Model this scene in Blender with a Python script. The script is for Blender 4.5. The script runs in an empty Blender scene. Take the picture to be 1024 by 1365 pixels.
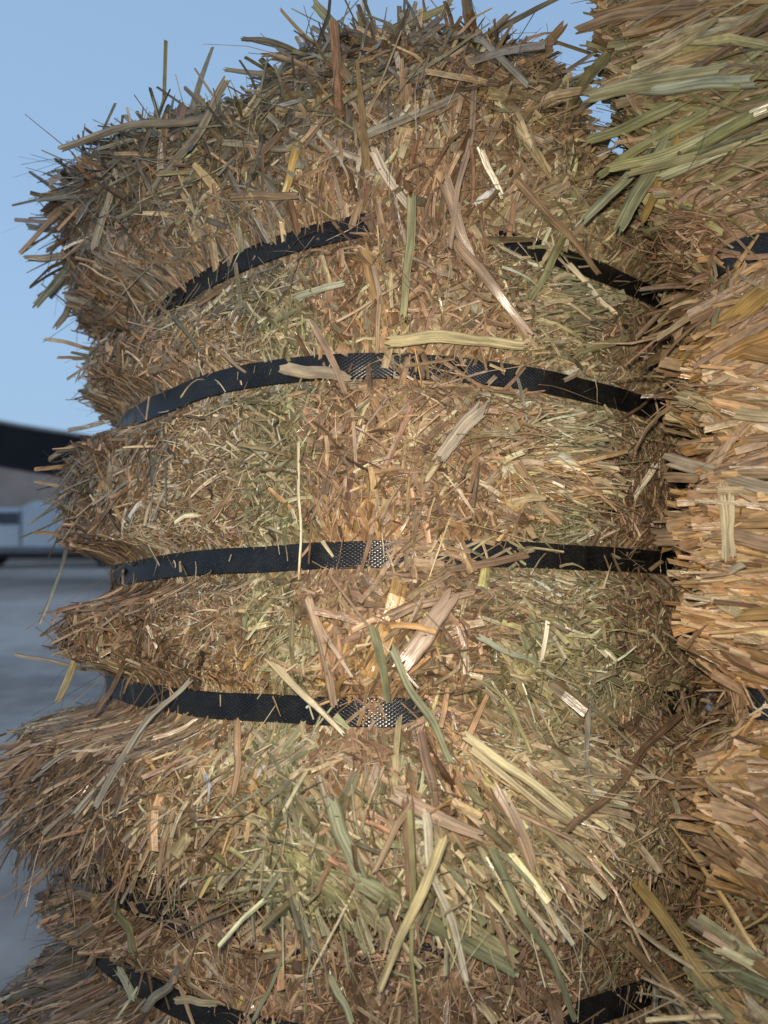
import bpy, math
import numpy as np

rng = np.random.default_rng(11)
scene = bpy.context.scene
COL = scene.collection

# ------------------------------------------------------------------ frames
# The stacks are designed in a frame of their own (x right, y away, z up, origin at
# the phone); the whole pile leans back a few degrees and stands on the ground.
CAM_H = 0.90
LEAN = math.radians(6.5)
PITCH = math.radians(1.8)
FPX = 1025.0
PS = math.atan((832 - 682.5) / FPX)


def world(p):
    p = np.asarray(p, float)
    c, s = math.cos(LEAN), math.sin(LEAN)
    o = np.empty_like(p)
    o[..., 0] = p[..., 0]
    o[..., 1] = p[..., 1] * c + p[..., 2] * s
    o[..., 2] = -p[..., 1] * s + p[..., 2] * c + CAM_H
    return o


def ray(x, y):
    a = (np.asarray(x, float) - 512) / FPX
    b = (682.5 - np.asarray(y, float)) / FPX
    return np.stack([a, math.cos(PS) - b * math.sin(PS), math.sin(PS) + b * math.cos(PS)], -1)


def proj(p):
    c, s = math.cos(PS), math.sin(PS)
    zc = p[..., 1] * c + p[..., 2] * s
    yc = -p[..., 1] * s + p[..., 2] * c
    zc = np.where(np.abs(zc) < 1e-4, 1e-4, zc)
    return 512 + FPX * p[..., 0] / zc, 682.5 - FPX * yc / zc, zc


# ------------------------------------------------------------------ noise
_tab = np.random.default_rng(5).random((64, 64, 64)) * 2 - 1


def noise(p, s):
    q = np.asarray(p) * s + 100.0
    i = np.floor(q).astype(int)
    f = q - i
    f = f * f * (3 - 2 * f)
    o = 0
    for a in (0, 1):
        for b in (0, 1):
            for c in (0, 1):
                w = (f[..., 0] if a else 1 - f[..., 0]) * (f[..., 1] if b else 1 - f[..., 1]) * (f[..., 2] if c else 1 - f[..., 2])
                o = o + w * _tab[(i[..., 0] + a) % 64, (i[..., 1] + b) % 64, (i[..., 2] + c) % 64]
    return o


def sstep(x, a, b):
    t = np.clip((np.asarray(x) - a) / (b - a), 0, 1)
    return t * t * (3 - 2 * t)


# ------------------------------------------------------------------ meshes
def mesh_from(name, verts, quads, uv=None, tint=None, mats=(), smooth=True):
    me = bpy.data.meshes.new(name)
    nv, nf = len(verts), len(quads)
    k = quads.shape[1]
    me.vertices.add(nv)
    me.vertices.foreach_set("co", np.ascontiguousarray(verts, np.float32).ravel())
    me.loops.add(nf * k)
    me.loops.foreach_set("vertex_index", np.ascontiguousarray(quads, np.int32).ravel())
    me.polygons.add(nf)
    me.polygons.foreach_set("loop_start", np.arange(0, nf * k, k, dtype=np.int32))
    me.polygons.foreach_set("use_smooth", np.full(nf, smooth, bool))
    if uv is not None:
        l = me.uv_layers.new(name="UVMap")
        l.data.foreach_set("uv", np.ascontiguousarray(uv[quads.ravel()], np.float32).ravel())
    if tint is not None:
        a = me.color_attributes.new("tint", "FLOAT_COLOR", "POINT")
        a.data.foreach_set("color", np.ascontiguousarray(tint, np.float32).ravel())
    me.update(calc_edges=True)
    me.validate()
    for m in mats:
        me.materials.append(m)
    return me


def link(name, me, parent=None, **props):
    o = bpy.data.objects.new(name, me)
    COL.objects.link(o)
    if parent is not None:
        o.parent = parent
        o.matrix_parent_inverse = parent.matrix_basis.inverted()
    for k, v in props.items():
        o[k] = v
    return o


# ------------------------------------------------------------------ materials
def nodes(name):
    m = bpy.data.materials.new(name)
    m.use_nodes = True
    nt = m.node_tree
    return m, nt, nt.nodes["Principled BSDF"], nt.nodes["Material Output"]


def straw_material(name, rough=(0.30, 0.55), streak=0.38):
    m, nt, bs, out = nodes(name)
    N, L = nt.nodes.new, nt.links.new
    at = N("ShaderNodeAttribute"); at.attribute_name = "tint"
    uv = N("ShaderNodeUVMap")
    mp = N("ShaderNodeMapping"); mp.inputs["Scale"].default_value = (5.0, 0.35, 1)
    L(uv.outputs[0], mp.inputs[0])
    n1 = N("ShaderNodeTexNoise"); n1.inputs["Scale"].default_value = 1.0; n1.inputs["Detail"].default_value = 3
    L(mp.outputs[0], n1.inputs["Vector"])
    mp2 = N("ShaderNodeMapping"); mp2.inputs["Scale"].default_value = (1.4, 1.3, 1)
    L(uv.outputs[0], mp2.inputs[0])
    n2 = N("ShaderNodeTexNoise"); n2.inputs["Scale"].default_value = 1.0; n2.inputs["Detail"].default_value = 4
    L(mp2.outputs[0], n2.inputs["Vector"])
    r1 = N("ShaderNodeMapRange"); r1.inputs[1].default_value = .3; r1.inputs[2].default_value = .7
    r1.inputs[3].default_value = 1 - streak; r1.inputs[4].default_value = 1 + streak * .75
    L(n1.outputs[0], r1.inputs[0])
    r2 = N("ShaderNodeMapRange"); r2.inputs[1].default_value = .32; r2.inputs[2].default_value = .62
    r2.inputs[3].default_value = .62; r2.inputs[4].default_value = 1.08
    L(n2.outputs[0], r2.inputs[0])
    mu = N("ShaderNodeMath"); mu.operation = "MULTIPLY"
    L(r1.outputs[0], mu.inputs[0]); L(r2.outputs[0], mu.inputs[1])
    vm = N("ShaderNodeVectorMath"); vm.operation = "SCALE"
    L(at.outputs["Color"], vm.inputs[0]); L(mu.outputs[0], vm.inputs["Scale"])
    L(vm.outputs[0], bs.inputs["Base Color"])
    rr = N("ShaderNodeMapRange"); rr.inputs[3].default_value = rough[0]; rr.inputs[4].default_value = rough[1]
    L(at.outputs["Alpha"], rr.inputs[0]); L(rr.outputs[0], bs.inputs["Roughness"])
    bs.inputs["Specular IOR Level"].default_value = .65
    bp = N("ShaderNodeBump"); bp.inputs["Strength"].default_value = .8; bp.inputs["Distance"].default_value = .0008
    L(n1.outputs[0], bp.inputs["Height"]); L(bp.outputs[0], bs.inputs["Normal"])
    tr = N("ShaderNodeBsdfTranslucent"); L(vm.outputs[0], tr.inputs[0])
    mx = N("ShaderNodeMixShader"); mx.inputs[0].default_value = .25
    L(bs.outputs[0], mx.inputs[1]); L(tr.outputs[0], mx.inputs[2]); L(mx.outputs[0], out.inputs[0])
    return m


def core_material():
    m, nt, bs, out = nodes("packed_hay")
    N, L = nt.nodes.new, nt.links.new
    tc = N("ShaderNodeTexCoord")
    n = N("ShaderNodeTexNoise"); n.inputs["Scale"].default_value = 160; n.inputs["Detail"].default_value = 5
    L(tc.outputs["Object"], n.inputs["Vector"])
    cr = N("ShaderNodeValToRGB")
    cr.color_ramp.elements[0].position = .35; cr.color_ramp.elements[0].color = (.09, .06, .032, 1)
    cr.color_ramp.elements[1].position = .7; cr.color_ramp.elements[1].color = (.28, .20, .11, 1)
    L(n.outputs[0], cr.inputs[0]); L(cr.outputs[0], bs.inputs["Base Color"])
    bs.inputs["Roughness"].default_value = .85
    bp = N("ShaderNodeBump"); bp.inputs["Strength"].default_value = 1; bp.inputs["Distance"].default_value = .004
    L(n.outputs[0], bp.inputs["Height"]); L(bp.outputs[0], bs.inputs["Normal"])
    return m


def strap_material():
    m, nt, bs, out = nodes("black_plastic_strap")
    N, L = nt.nodes.new, nt.links.new
    uv = N("ShaderNodeUVMap")
    sx = N("ShaderNodeSeparateXYZ"); L(uv.outputs[0], sx.inputs[0])   # u along (m), v across (m)

    def math_(op, a, b=None):
        q = N("ShaderNodeMath"); q.operation = op
        for i, w in enumerate((a, b)):
            if w is None: continue
            if isinstance(w, (int, float)): q.inputs[i].default_value = w
            else: L(w, q.inputs[i])
        return q.outputs[0]
    # embossed diamonds, about 4.6 mm x 2.8 mm
    a = math_("MULTIPLY", sx.outputs[0], math.pi / .0046)
    b = math_("MULTIPLY", sx.outputs[1], math.pi / .0028)
    s = math_("MINIMUM", math_("ABSOLUTE", math_("SINE", math_("ADD", a, b))), math_("ABSOLUTE", math_("SINE", math_("SUBTRACT", a, b))))
    bp = N("ShaderNodeBump"); bp.inputs["Strength"].default_value = 1.0; bp.inputs["Distance"].default_value = .00016
    L(s, bp.inputs["Height"]); L(bp.outputs[0], bs.inputs["Normal"])
    n = N("ShaderNodeTexNoise"); n.inputs["Scale"].default_value = 60; n.inputs["Detail"].default_value = 4
    tc = N("ShaderNodeTexCoord"); L(tc.outputs["Object"], n.inputs["Vector"])
    cr = N("ShaderNodeValToRGB")
    cr.color_ramp.elements[0].position = .4; cr.color_ramp.elements[0].color = (.006, .006, .007, 1)
    cr.color_ramp.elements[1].position = .75; cr.color_ramp.elements[1].color = (.016, .016, .015, 1)
    L(n.outputs[0], cr.inputs[0])
    dn = N("ShaderNodeTexNoise"); dn.inputs["Scale"].default_value = 900; dn.inputs["Detail"].default_value = 2
    L(tc.outputs["Object"], dn.inputs["Vector"])
    dr = N("ShaderNodeMapRange"); dr.inputs[1].default_value = .60; dr.inputs[2].default_value = .74; dr.inputs[3].default_value = 0; dr.inputs[4].default_value = .32
    L(dn.outputs[0], dr.inputs[0])
    dm = N("ShaderNodeMix"); dm.data_type = "RGBA"; dm.inputs[7].default_value = (.16, .125, .08, 1)     # chaff dust
    L(dr.outputs[0], dm.inputs[0]); L(cr.outputs[0], dm.inputs[6]); L(dm.outputs[2], bs.inputs["Base Color"])
    bs.inputs["Roughness"].default_value = .2
    bs.inputs["Specular IOR Level"].default_value = .42
    return m


def plain(name, col, rough=.6, scale=3.0, var=.15):
    m, nt, bs, out = nodes(name)
    N, L = nt.nodes.new, nt.links.new
    tc = N("ShaderNodeTexCoord")
    n = N("ShaderNodeTexNoise"); n.inputs["Scale"].default_value = scale; n.inputs["Detail"].default_value = 6
    L(tc.outputs["Object"], n.inputs["Vector"])
    cr = N("ShaderNodeValToRGB")
    cr.color_ramp.elements[0].position = .3; cr.color_ramp.elements[0].color = tuple(c * (1 - var) for c in col) + (1,)
    cr.color_ramp.elements[1].position = .7; cr.color_ramp.elements[1].color = tuple(c * (1 + var) for c in col) + (1,)
    L(n.outputs[0], cr.inputs[0]); L(cr.outputs[0], bs.inputs["Base Color"])
    bs.inputs["Roughness"].default_value = rough
    return m


STRAW = straw_material("dry_straw", (.17, .50), .42)
STALK = straw_material("dry_stalk", (.20, .42), .55)
CORE = core_material()
STRAP = strap_material()

# ------------------------------------------------------------------ palettes (albedo; grey and chip also carry some of the light)
PAL = {
    "pale":   [(.50, .40, .23), (.43, .34, .18), (.56, .48, .32), (.36, .27, .14)],
    "tan":    [(.42, .30, .16), (.34, .24, .13), (.46, .36, .22), (.26, .17, .09)],
    "brown":  [(.31, .20, .11), (.24, .15, .08), (.38, .26, .15), (.34, .21, .13), (.45, .34, .2)],
    "orange": [(.50, .315, .125), (.45, .27, .10), (.54, .38, .185), (.40, .245, .11)],
    "ruddy":  [(.36, .235, .13), (.42, .29, .165), (.30, .19, .105), (.48, .35, .20)],
    "green":  [(.31, .31, .165), (.37, .35, .21), (.26, .265, .135), (.43, .40, .25)],
    "olive":  [(.30, .27, .14), (.36, .31, .17), (.25, .23, .12), (.42, .36, .21)],
    "grey":   [(.23, .212, .168), (.28, .258, .21), (.185, .17, .132), (.235, .226, .17), (.34, .31, .25)],  # dry grey straw, cooled and darkened further: weak flash put into the colour
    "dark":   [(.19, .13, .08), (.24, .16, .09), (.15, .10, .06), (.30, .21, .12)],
    "lime":   [(.38, .36, .15), (.32, .305, .12), (.44, .40, .19), (.28, .27, .11)],
}
PAL["chip"] = [(.64, .54, .37), (.56, .47, .30), (.47, .38, .23), (.68, .61, .47)]  # pale cut ends, lightened further: flash specks put into the colour
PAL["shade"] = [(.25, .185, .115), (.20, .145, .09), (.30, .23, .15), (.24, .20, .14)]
PALN = list(PAL)

# regions: x, y, direction in the picture plane, spread, tilt out of the face, length mm, width mm, palettes
R_MAIN = [
    (120, 170, 190, 22, 5, 55, 4.0, "grey grey olive"), (230, 170, 15, 40, 6, 50, 4.8, "grey olive"),
    (330, 150, 60, 60, 8, 42, 4.8, "grey olive"), (160, 270, 75, 45, 8, 46, 4.8, "grey grey brown"),
    (130, 380, 100, 70, 12, 34, 4, "grey brown"), (260, 250, 70, 55, 9, 42, 4.6, "grey olive brown"),
    (240, 330, 60, 70, 12, 30, 3.6, "grey brown"), (350, 260, 80, 50, 14, 34, 4, "grey tan"),
    (440, 90, 70, 45, 12, 38, 5, "grey olive tan"), (560, 60, 85, 35, 12, 44, 6, "tan grey"),
    (660, 60, 70, 35, 16, 44, 6, "tan tan orange"), (730, 110, 45, 45, 12, 40, 5, "tan olive"),
    (480, 200, 80, 45, 12, 36, 4.5, "tan brown grey"), (600, 180, 80, 45, 12, 38, 5, "brown tan ruddy"),
    (700, 230, 50, 50, 18, 36, 5.5, "pale tan"), (560, 270, 85, 30, 12, 40, 4.5, "brown tan"),
    (430, 270, 80, 40, 12, 30, 4, "brown tan"), (740, 300, 10, 40, 14, 36, 4.5, "pale olive"),
    (830, 330, 60, 60, 10, 20, 2.8, "brown olive"),
    # between strap one and two
    (200, 460, 40, 50, 12, 26, 3.4, "grey brown"), (250, 420, 50, 50, 15, 26, 3, "grey pale"),
    (300, 450, 100, 60, 42, 11, 2.3, "chip tan"), (370, 400, 95, 45, 30, 24, 3.2, "olive green grey"),
    (400, 430, 95, 45, 34, 20, 3.2, "green olive"), (450, 400, 100, 40, 18, 24, 4, "brown ruddy"),
    (500, 420, 95, 25, 12, 34, 4.2, "orange brown olive"), (570, 400, 80, 60, 14, 26, 4.6, "ruddy tan"),
    (640, 430, 30, 60, 16, 24, 4, "tan ruddy"), (720, 420, 15, 45, 22, 26, 4.2, "pale tan olive"),
    (750, 400, 10, 20, 25, 26, 4.2, "olive green"), (750, 450, 10, 25, 25, 26, 4, "pale olive"),
    (840, 450, 70, 60, 10, 18, 2.6, "brown dark olive"),
    # between strap two and three
    (90, 640, 150, 50, 16, 36, 4.2, "grey brown dark"), (150, 650, 70, 30, 14, 40, 4, "brown grey dark"),
    (100, 710, 130, 60, 16, 28, 3.8, "brown dark tan"), (185, 600, 60, 45, 14, 30, 3.4, "brown grey"),
    (230, 640, 90, 60, 42, 10, 2.3, "chip chip tan"), (215, 690, 90, 60, 42, 10, 2.3, "chip chip tan"), (280, 600, 90, 60, 42, 11, 2.3, "chip chip tan"),
    (290, 690, 90, 60, 42, 10, 2.0, "chip tan brown"), (345, 620, 80, 60, 42, 14, 2.5, "olive green chip"),
    (370, 680, 85, 50, 40, 18, 3, "green olive"), (385, 590, 85, 50, 38, 18, 3, "green olive"),
    (450, 600, 95, 45, 14, 26, 4, "brown ruddy"), (470, 690, 95, 25, 12, 32, 4.5, "orange brown"),
    (540, 570, 80, 60, 14, 24, 3.6, "tan ruddy"), (550, 650, 75, 60, 14, 26, 4, "brown ruddy tan"),
    (620, 600, 30, 50, 16, 28, 4.6, "tan ruddy pale"), (650, 680, -30, 45, 18, 28, 4.2, "ruddy tan orange"),
    (700, 560, 10, 30, 25, 26, 3.6, "pale tan ruddy"), (745, 570, 0, 18, 30, 24, 3.2, "pale olive green"),
    (740, 640, 0, 20, 30, 26, 3.6, "pale tan orange"), (740, 700, -10, 25, 26, 26, 3.6, "olive green"),
    (840, 600, 80, 60, 10, 18, 2.4, "brown olive dark"), (840, 690, 70, 60, 10, 18, 2.6, "brown dark"),
    # between strap three and four
    (100, 840, 30, 60, 16, 30, 4, "tan brown"), (150, 830, 75, 45, 14, 36, 4.4, "brown dark tan"),
    (185, 870, 65, 30, 12, 38, 3.4, "brown dark tan"), (240, 830, 90, 60, 42, 9, 2.0, "chip tan brown"),
    (300, 830, 90, 60, 42, 9, 2.0, "tan brown chip"), (330, 880, 90, 60, 42, 11, 2.1, "orange tan"),
    (370, 820, 70, 50, 40, 17, 3, "green olive pale"), (400, 870, 60, 45, 25, 24, 3.4, "green olive"),
    (450, 800, 90, 45, 14, 26, 4.4, "ruddy brown"), (450, 880, 80, 40, 14, 30, 4.6, "ruddy orange"),
    (550, 780, 20, 45, 14, 28, 4.6, "ruddy tan"), (570, 850, 50, 45, 12, 34, 6.5, "ruddy tan orange"),
    (620, 800, 0, 40, 14, 30, 3.8, "brown ruddy"), (680, 790, -10, 40, 22, 26, 4, "olive green tan"),
    (720, 850, -25, 35, 24, 30, 3.8, "green lime olive"), (690, 900, -40, 25, 22, 38, 3.8, "lime olive pale"),
    (750, 800, 0, 30, 28, 22, 3.2, "olive pale"), (840, 830, 80, 60, 10, 18, 2.8, "brown dark olive"),
    (780, 900, 30, 60, 16, 22, 3, "olive green"),
    # below strap four
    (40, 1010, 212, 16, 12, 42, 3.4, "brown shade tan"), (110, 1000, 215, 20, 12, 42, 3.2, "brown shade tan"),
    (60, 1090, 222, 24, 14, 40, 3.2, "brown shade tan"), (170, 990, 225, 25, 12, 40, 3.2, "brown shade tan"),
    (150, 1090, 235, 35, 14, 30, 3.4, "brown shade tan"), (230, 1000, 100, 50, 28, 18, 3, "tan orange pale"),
    (300, 980, 95, 40, 28, 22, 3.4, "orange tan pale"), (250, 1090, 100, 50, 35, 20, 4, "pale tan"),
    (330, 1080, 100, 45, 30, 24, 4, "pale orange tan"), (370, 1000, 60, 45, 22, 30, 4, "green olive pale"),
    (400, 1080, 110, 40, 18, 40, 4, "green olive green"), (450, 1020, 60, 60, 14, 26, 4, "ruddy brown"),
    (420, 1170, -40, 30, 14, 46, 4.5, "green lime olive"), (520, 1020, -60, 45, 14, 32, 5, "ruddy brown green"),
    (520, 1120, -70, 35, 16, 44, 5, "olive green brown"), (580, 960, -55, 45, 14, 30, 4, "brown dark ruddy"),
    (620, 1050, -50, 25, 18, 44, 5.5, "ruddy orange olive"), (640, 1150, -45, 25, 18, 44, 5, "olive green pale"),
    (700, 1000, -35, 30, 22, 34, 4.2, "pale tan olive"), (740, 1060, -25, 20, 26, 34, 4.4, "pale olive"),
    (740, 960, -15, 40, 22, 28, 4, "olive green tan"), (740, 1150, -50, 30, 20, 34, 4.2, "olive tan ruddy"),
    (840, 980, 70, 60, 10, 20, 3, "brown olive dark"), (830, 1080, 90, 50, 10, 24, 3, "brown olive"),
    (820, 1180, 70, 50, 10, 28, 3, "brown olive"),
]
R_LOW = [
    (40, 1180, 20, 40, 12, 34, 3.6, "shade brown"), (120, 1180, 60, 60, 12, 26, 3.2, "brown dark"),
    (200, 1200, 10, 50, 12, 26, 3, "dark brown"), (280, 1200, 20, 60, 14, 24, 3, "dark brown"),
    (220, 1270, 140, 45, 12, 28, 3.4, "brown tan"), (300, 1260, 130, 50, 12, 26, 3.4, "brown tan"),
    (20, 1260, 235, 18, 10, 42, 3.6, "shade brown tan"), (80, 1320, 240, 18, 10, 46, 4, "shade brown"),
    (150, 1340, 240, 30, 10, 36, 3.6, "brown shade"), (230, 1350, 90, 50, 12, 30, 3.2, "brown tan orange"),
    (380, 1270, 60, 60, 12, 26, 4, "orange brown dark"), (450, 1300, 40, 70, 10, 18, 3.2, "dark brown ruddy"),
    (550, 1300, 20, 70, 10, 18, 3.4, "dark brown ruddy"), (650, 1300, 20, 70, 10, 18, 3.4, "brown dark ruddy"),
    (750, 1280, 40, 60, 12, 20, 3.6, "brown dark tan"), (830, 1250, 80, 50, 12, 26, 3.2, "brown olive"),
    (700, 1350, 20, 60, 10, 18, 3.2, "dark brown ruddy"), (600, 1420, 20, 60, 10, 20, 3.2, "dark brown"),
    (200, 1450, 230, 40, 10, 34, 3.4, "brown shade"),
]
R_RIGHT = [
    (780, 90, 15, 10, 4, 58, 4.8, "olive tan orange"), (900, 20, 10, 16, 4, 69, 5.5, "tan orange olive"),
    (1000, 60, 20, 20, 4, 69, 5.5, "tan orange"), (860, 130, 10, 11, 4, 75, 5.5, "lime olive tan"),
    (960, 130, 10, 11, 4, 81, 5.5, "lime olive tan"), (800, 190, 25, 8, 4, 94, 5.5, "lime olive tan"),
    (900, 190, 25, 8, 4, 100, 6.1, "lime olive tan"), (1000, 200, 20, 10, 4, 94, 5.5, "lime olive tan"),
    (820, 240, 45, 11, 4, 88, 5.5, "lime olive green tan"), (870, 260, 55, 13, 4, 69, 6.1, "lime olive green tan"),
    (940, 250, 25, 20, 4, 45, 4.4, "olive tan brown"), (1010, 260, 20, 20, 4, 45, 4.4, "tan olive"),
    (930, 310, 60, 60, 12, 16, 2.6, "brown ruddy tan"), (1000, 350, 30, 16, 8, 52, 4.4, "orange ruddy"),
    (940, 390, 20, 40, 10, 30, 4.5, "olive tan brown"), (950, 450, 32, 10, 6, 81, 6.1, "orange orange tan"),
    (1000, 460, 25, 11, 6, 81, 6.1, "orange ruddy"), (960, 500, 5, 11, 6, 69, 6.1, "orange tan"),
    (925, 520, -30, 40, 14, 20, 3.0, "pale tan"), (960, 560, -2, 5, 3, 108, 5.8, "orange tan pale"),
    (940, 620, -2, 5, 2, 123, 6.1, "tan orange ruddy"), (980, 640, -4, 5, 2, 123, 6.1, "orange ruddy tan"),
    (940, 700, -5, 5, 2, 123, 6.1, "ruddy orange tan"), (980, 720, -2, 6, 2, 123, 6.1, "orange ruddy"),
    (950, 770, -8, 13, 8, 69, 5.3, "orange pale tan"), (980, 820, 0, 5, 2, 123, 6.1, "orange tan"),
    (930, 840, -15, 13, 8, 58, 4.0, "tan orange"), (980, 880, 2, 5, 2, 108, 5.8, "orange ruddy brown"),
    (930, 900, -30, 30, 10, 34, 3.6, "brown tan"), (960, 970, 100, 60, 14, 20, 3.6, "pale tan brown"),
    (1000, 1010, -5, 8, 3, 102, 6.1, "orange ruddy"), (930, 1040, -30, 8, 3, 116, 5.8, "tan brown orange"),
    (980, 1080, -32, 6, 3, 129, 6.1, "orange ruddy"), (920, 1110, -35, 5, 3, 138, 5.3, "tan brown"),
    (980, 1150, -34, 5, 3, 138, 5.8, "tan ruddy brown"), (930, 1180, -33, 6, 3, 129, 5.3, "tan brown orange"),
    (1010, 1200, -32, 6, 3, 116, 5.8, "orange tan"),
]
R_RLOW = [
    (900, 1250, 120, 30, 10, 40, 4, "dark brown tan"), (960, 1270, 100, 40, 8, 40, 5, "orange dark"),
    (880, 1300, 125, 16, 8, 60, 5, "olive tan brown"), (950, 1320, 150, 18, 6, 70, 6, "olive green tan"),
    (1010, 1340, 145, 20, 6, 70, 6, "orange olive"), (930, 1365, 130, 16, 6, 70, 5, "olive tan pale"),
    (860, 1340, 110, 25, 10, 40, 4, "brown tan"),
]


# ------------------------------------------------------------------ bales
class Bale:
    def __init__(s, centre, outline, zbot, ztop, straps, amps, regions, top_lift=None, ground=False):
        s.c = np.array(centre, float)
        o = np.array(outline, float) - s.c
        th = np.arctan2(o[:, 1], o[:, 0]); r = np.hypot(o[:, 0], o[:, 1])
        i = np.argsort(th); th, r = th[i], r[i]
        T = np.concatenate([th - 2 * np.pi, th, th + 2 * np.pi]); Rr = np.tile(r, 3)
        g = np.linspace(-np.pi, np.pi, 1441)
        rr = np.interp(g, T, Rr)[:-1]
        k = np.exp(-np.linspace(-2, 2, 49) ** 2); k /= k.sum()
        rr = np.convolve(np.concatenate([rr[-24:], rr, rr[:24]]), k, "valid")
        s.g, s.rr = g, np.append(rr, rr[0])
        s.zbot, s.ztop, s.amps, s.regions = zbot, ztop, amps, regions
        s.strap_z = straps          # callables of (x,y) position, lowest first
        s.top_lift = top_lift
        s.ground = ground
        s.below = None

    def r0(s, th):
        return np.interp(th, s.g, s.rr)

    def base(s, th):
        r = s.r0(th)
        return s.c[0] + r * np.cos(th), s.c[1] + r * np.sin(th)

    def zt(s, th):
        if s.top_lift is None: return np.full_like(th, s.ztop)
        x, y = s.base(th)
        return s.ztop + s.top_lift(x, y)

    def radius(s, th, z):
        x, y = s.base(th)
        zs = [f(x, y) for f in s.strap_z]
        zt = s.zt(th)
        edges = [np.full_like(th, s.zbot)] + zs + [zt]
        b = np.zeros_like(th)
        near = np.full_like(th, 9.0)
        for q in zs: near = np.minimum(near, np.abs(z - q))
        for k in range(len(edges) - 1):
            lo, hi = edges[k], edges[k + 1]
            t = np.clip((z - lo) / np.maximum(hi - lo, 1e-4), 0, 1)
            if k == 0: t = .28 + .72 * t
            if k == len(edges) - 2: t = .72 * t
            ins = (z >= lo) & (z < hi) if k < len(edges) - 2 else (z >= lo)
            b = np.where(ins, s.amps[k](x, y) * np.sin(np.pi * np.clip(t, 0, 1)) ** (.6 - .4 * sstep(-x, .12, .24)), b)
        P = np.stack([x, y, z], -1)
        nz = noise(P, 9) * .012 + noise(P, 24) * .008 + noise(P, 60) * .004 + noise(P * np.array([1, 1, .12]), 48) * .006
        r = s.r0(th) - .007 + b + nz * sstep(near, .006, .05)
        r = np.minimum(r, s.r0(th) - .007 + np.maximum(0, near - STRAP_W * (.66 + .3 * sstep(-x, .12, .24))) * (1.6 + 3.4 * sstep(-x, .14, .26)))
        rc = .06
        e = np.clip((z - (zt - rc)) / rc, 0, 1)
        r = r - rc * (1 - np.sqrt(np.maximum(1 - e * e, 0)))
        rc = .03
        e = np.clip(((s.zbot + rc) - z) / rc, 0, 1)
        return r - rc * (1 - np.sqrt(np.maximum(1 - e * e, 0)))

    def point(s, th, z):
        r = s.radius(th, z)
        return np.stack([s.c[0] + r * np.cos(th), s.c[1] + r * np.sin(th), z], -1)

    def frame(s, th, z):
        h = .006
        P = s.point(th, z)
        tt = s.point(th + h / s.r0(th), z) - s.point(th - h / s.r0(th), z)
        tz = s.point(th, z + h) - s.point(th, z - h)
        n = np.cross(tt, tz)
        n /= np.linalg.norm(n, axis=-1, keepdims=True) + 1e-9
        rad = np.stack([np.cos(th), np.sin(th), np.zeros_like(th)], -1)
        n = n * np.sign((n * rad).sum(-1, keepdims=True) + 1e-9)
        s.area = 1 / np.sqrt(np.maximum(1 - n[..., 2] ** 2, .08))
        n = n * .7 + rad * .3
        n /= np.linalg.norm(n, axis=-1, keepdims=True)
        return P, n

    def hit(s, x, y, default):
        """where the line of sight through a point of the picture meets the bale"""
        d = ray(x, y)
        t = np.linspace(.25, 1.25, 1200)
        p = d[None] * t[:, None]
        q = p[:, :2] - s.c
        th = np.arctan2(q[:, 1], q[:, 0]); r = np.hypot(q[:, 0], q[:, 1])
        ok = (r < s.radius(th, p[:, 2]) + .004) & (p[:, 2] > s.zbot) & (p[:, 2] < s.zt(th))
        if s.below is not None:
            o = s.below
            q = p[:, :2] - o.c
            th = np.arctan2(q[:, 1], q[:, 0]); r = np.hypot(q[:, 0], q[:, 1])
            ok |= (r < o.radius(th, p[:, 2]) + .004) & (p[:, 2] > o.zbot) & (p[:, 2] < o.zt(th))
        i = np.argmax(ok)
        return d * (t[i] if ok.any() else default)


def finish(o_pts, ground):
    w = world(o_pts)
    if ground:
        w[..., 2] = np.maximum(w[..., 2], .003)
    return w


def core_mesh(b):
    nt, nz = 420, 190
    th = np.linspace(-np.pi, np.pi, nt, endpoint=False)
    v = np.linspace(0, 1, nz)
    TH, V = np.meshgrid(th, v, indexing="ij")
    Z = b.zbot + V * (b.zt(TH) - b.zbot)
    P = b.point(TH, Z)
    P[..., :2] -= .004 * np.stack([np.cos(TH), np.sin(TH)], -1)
    rings = [P]
    top = P[:, -1:, :]
    for k in (.75, .5, .25, .02):
        ring = top.copy()
        ring[..., :2] = b.c + (ring[..., :2] - b.c) * k
        ring[..., 2] = b.ztop * (1 - k) * .5 + ring[..., 2] * (1 - (1 - k) * .5) + noise(ring, 14) * .012
        rings.append(ring)
    bot = P[:, :1, :].copy()
    low = bot.copy(); low[..., :2] = b.c + (low[..., :2] - b.c) * .02
    P = np.concatenate([low] + rings, 1)
    m = P.shape[1]
    idx = np.arange(nt * m).reshape(nt, m)
    a, c = idx, np.roll(idx, -1, 0)
    q = np.stack([a[:, :-1], c[:, :-1], c[:, 1:], a[:, 1:]], -1).reshape(-1, 4)
    return mesh_from("packed_core", finish(P.reshape(-1, 3), b.ground), q, mats=[CORE])


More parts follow.
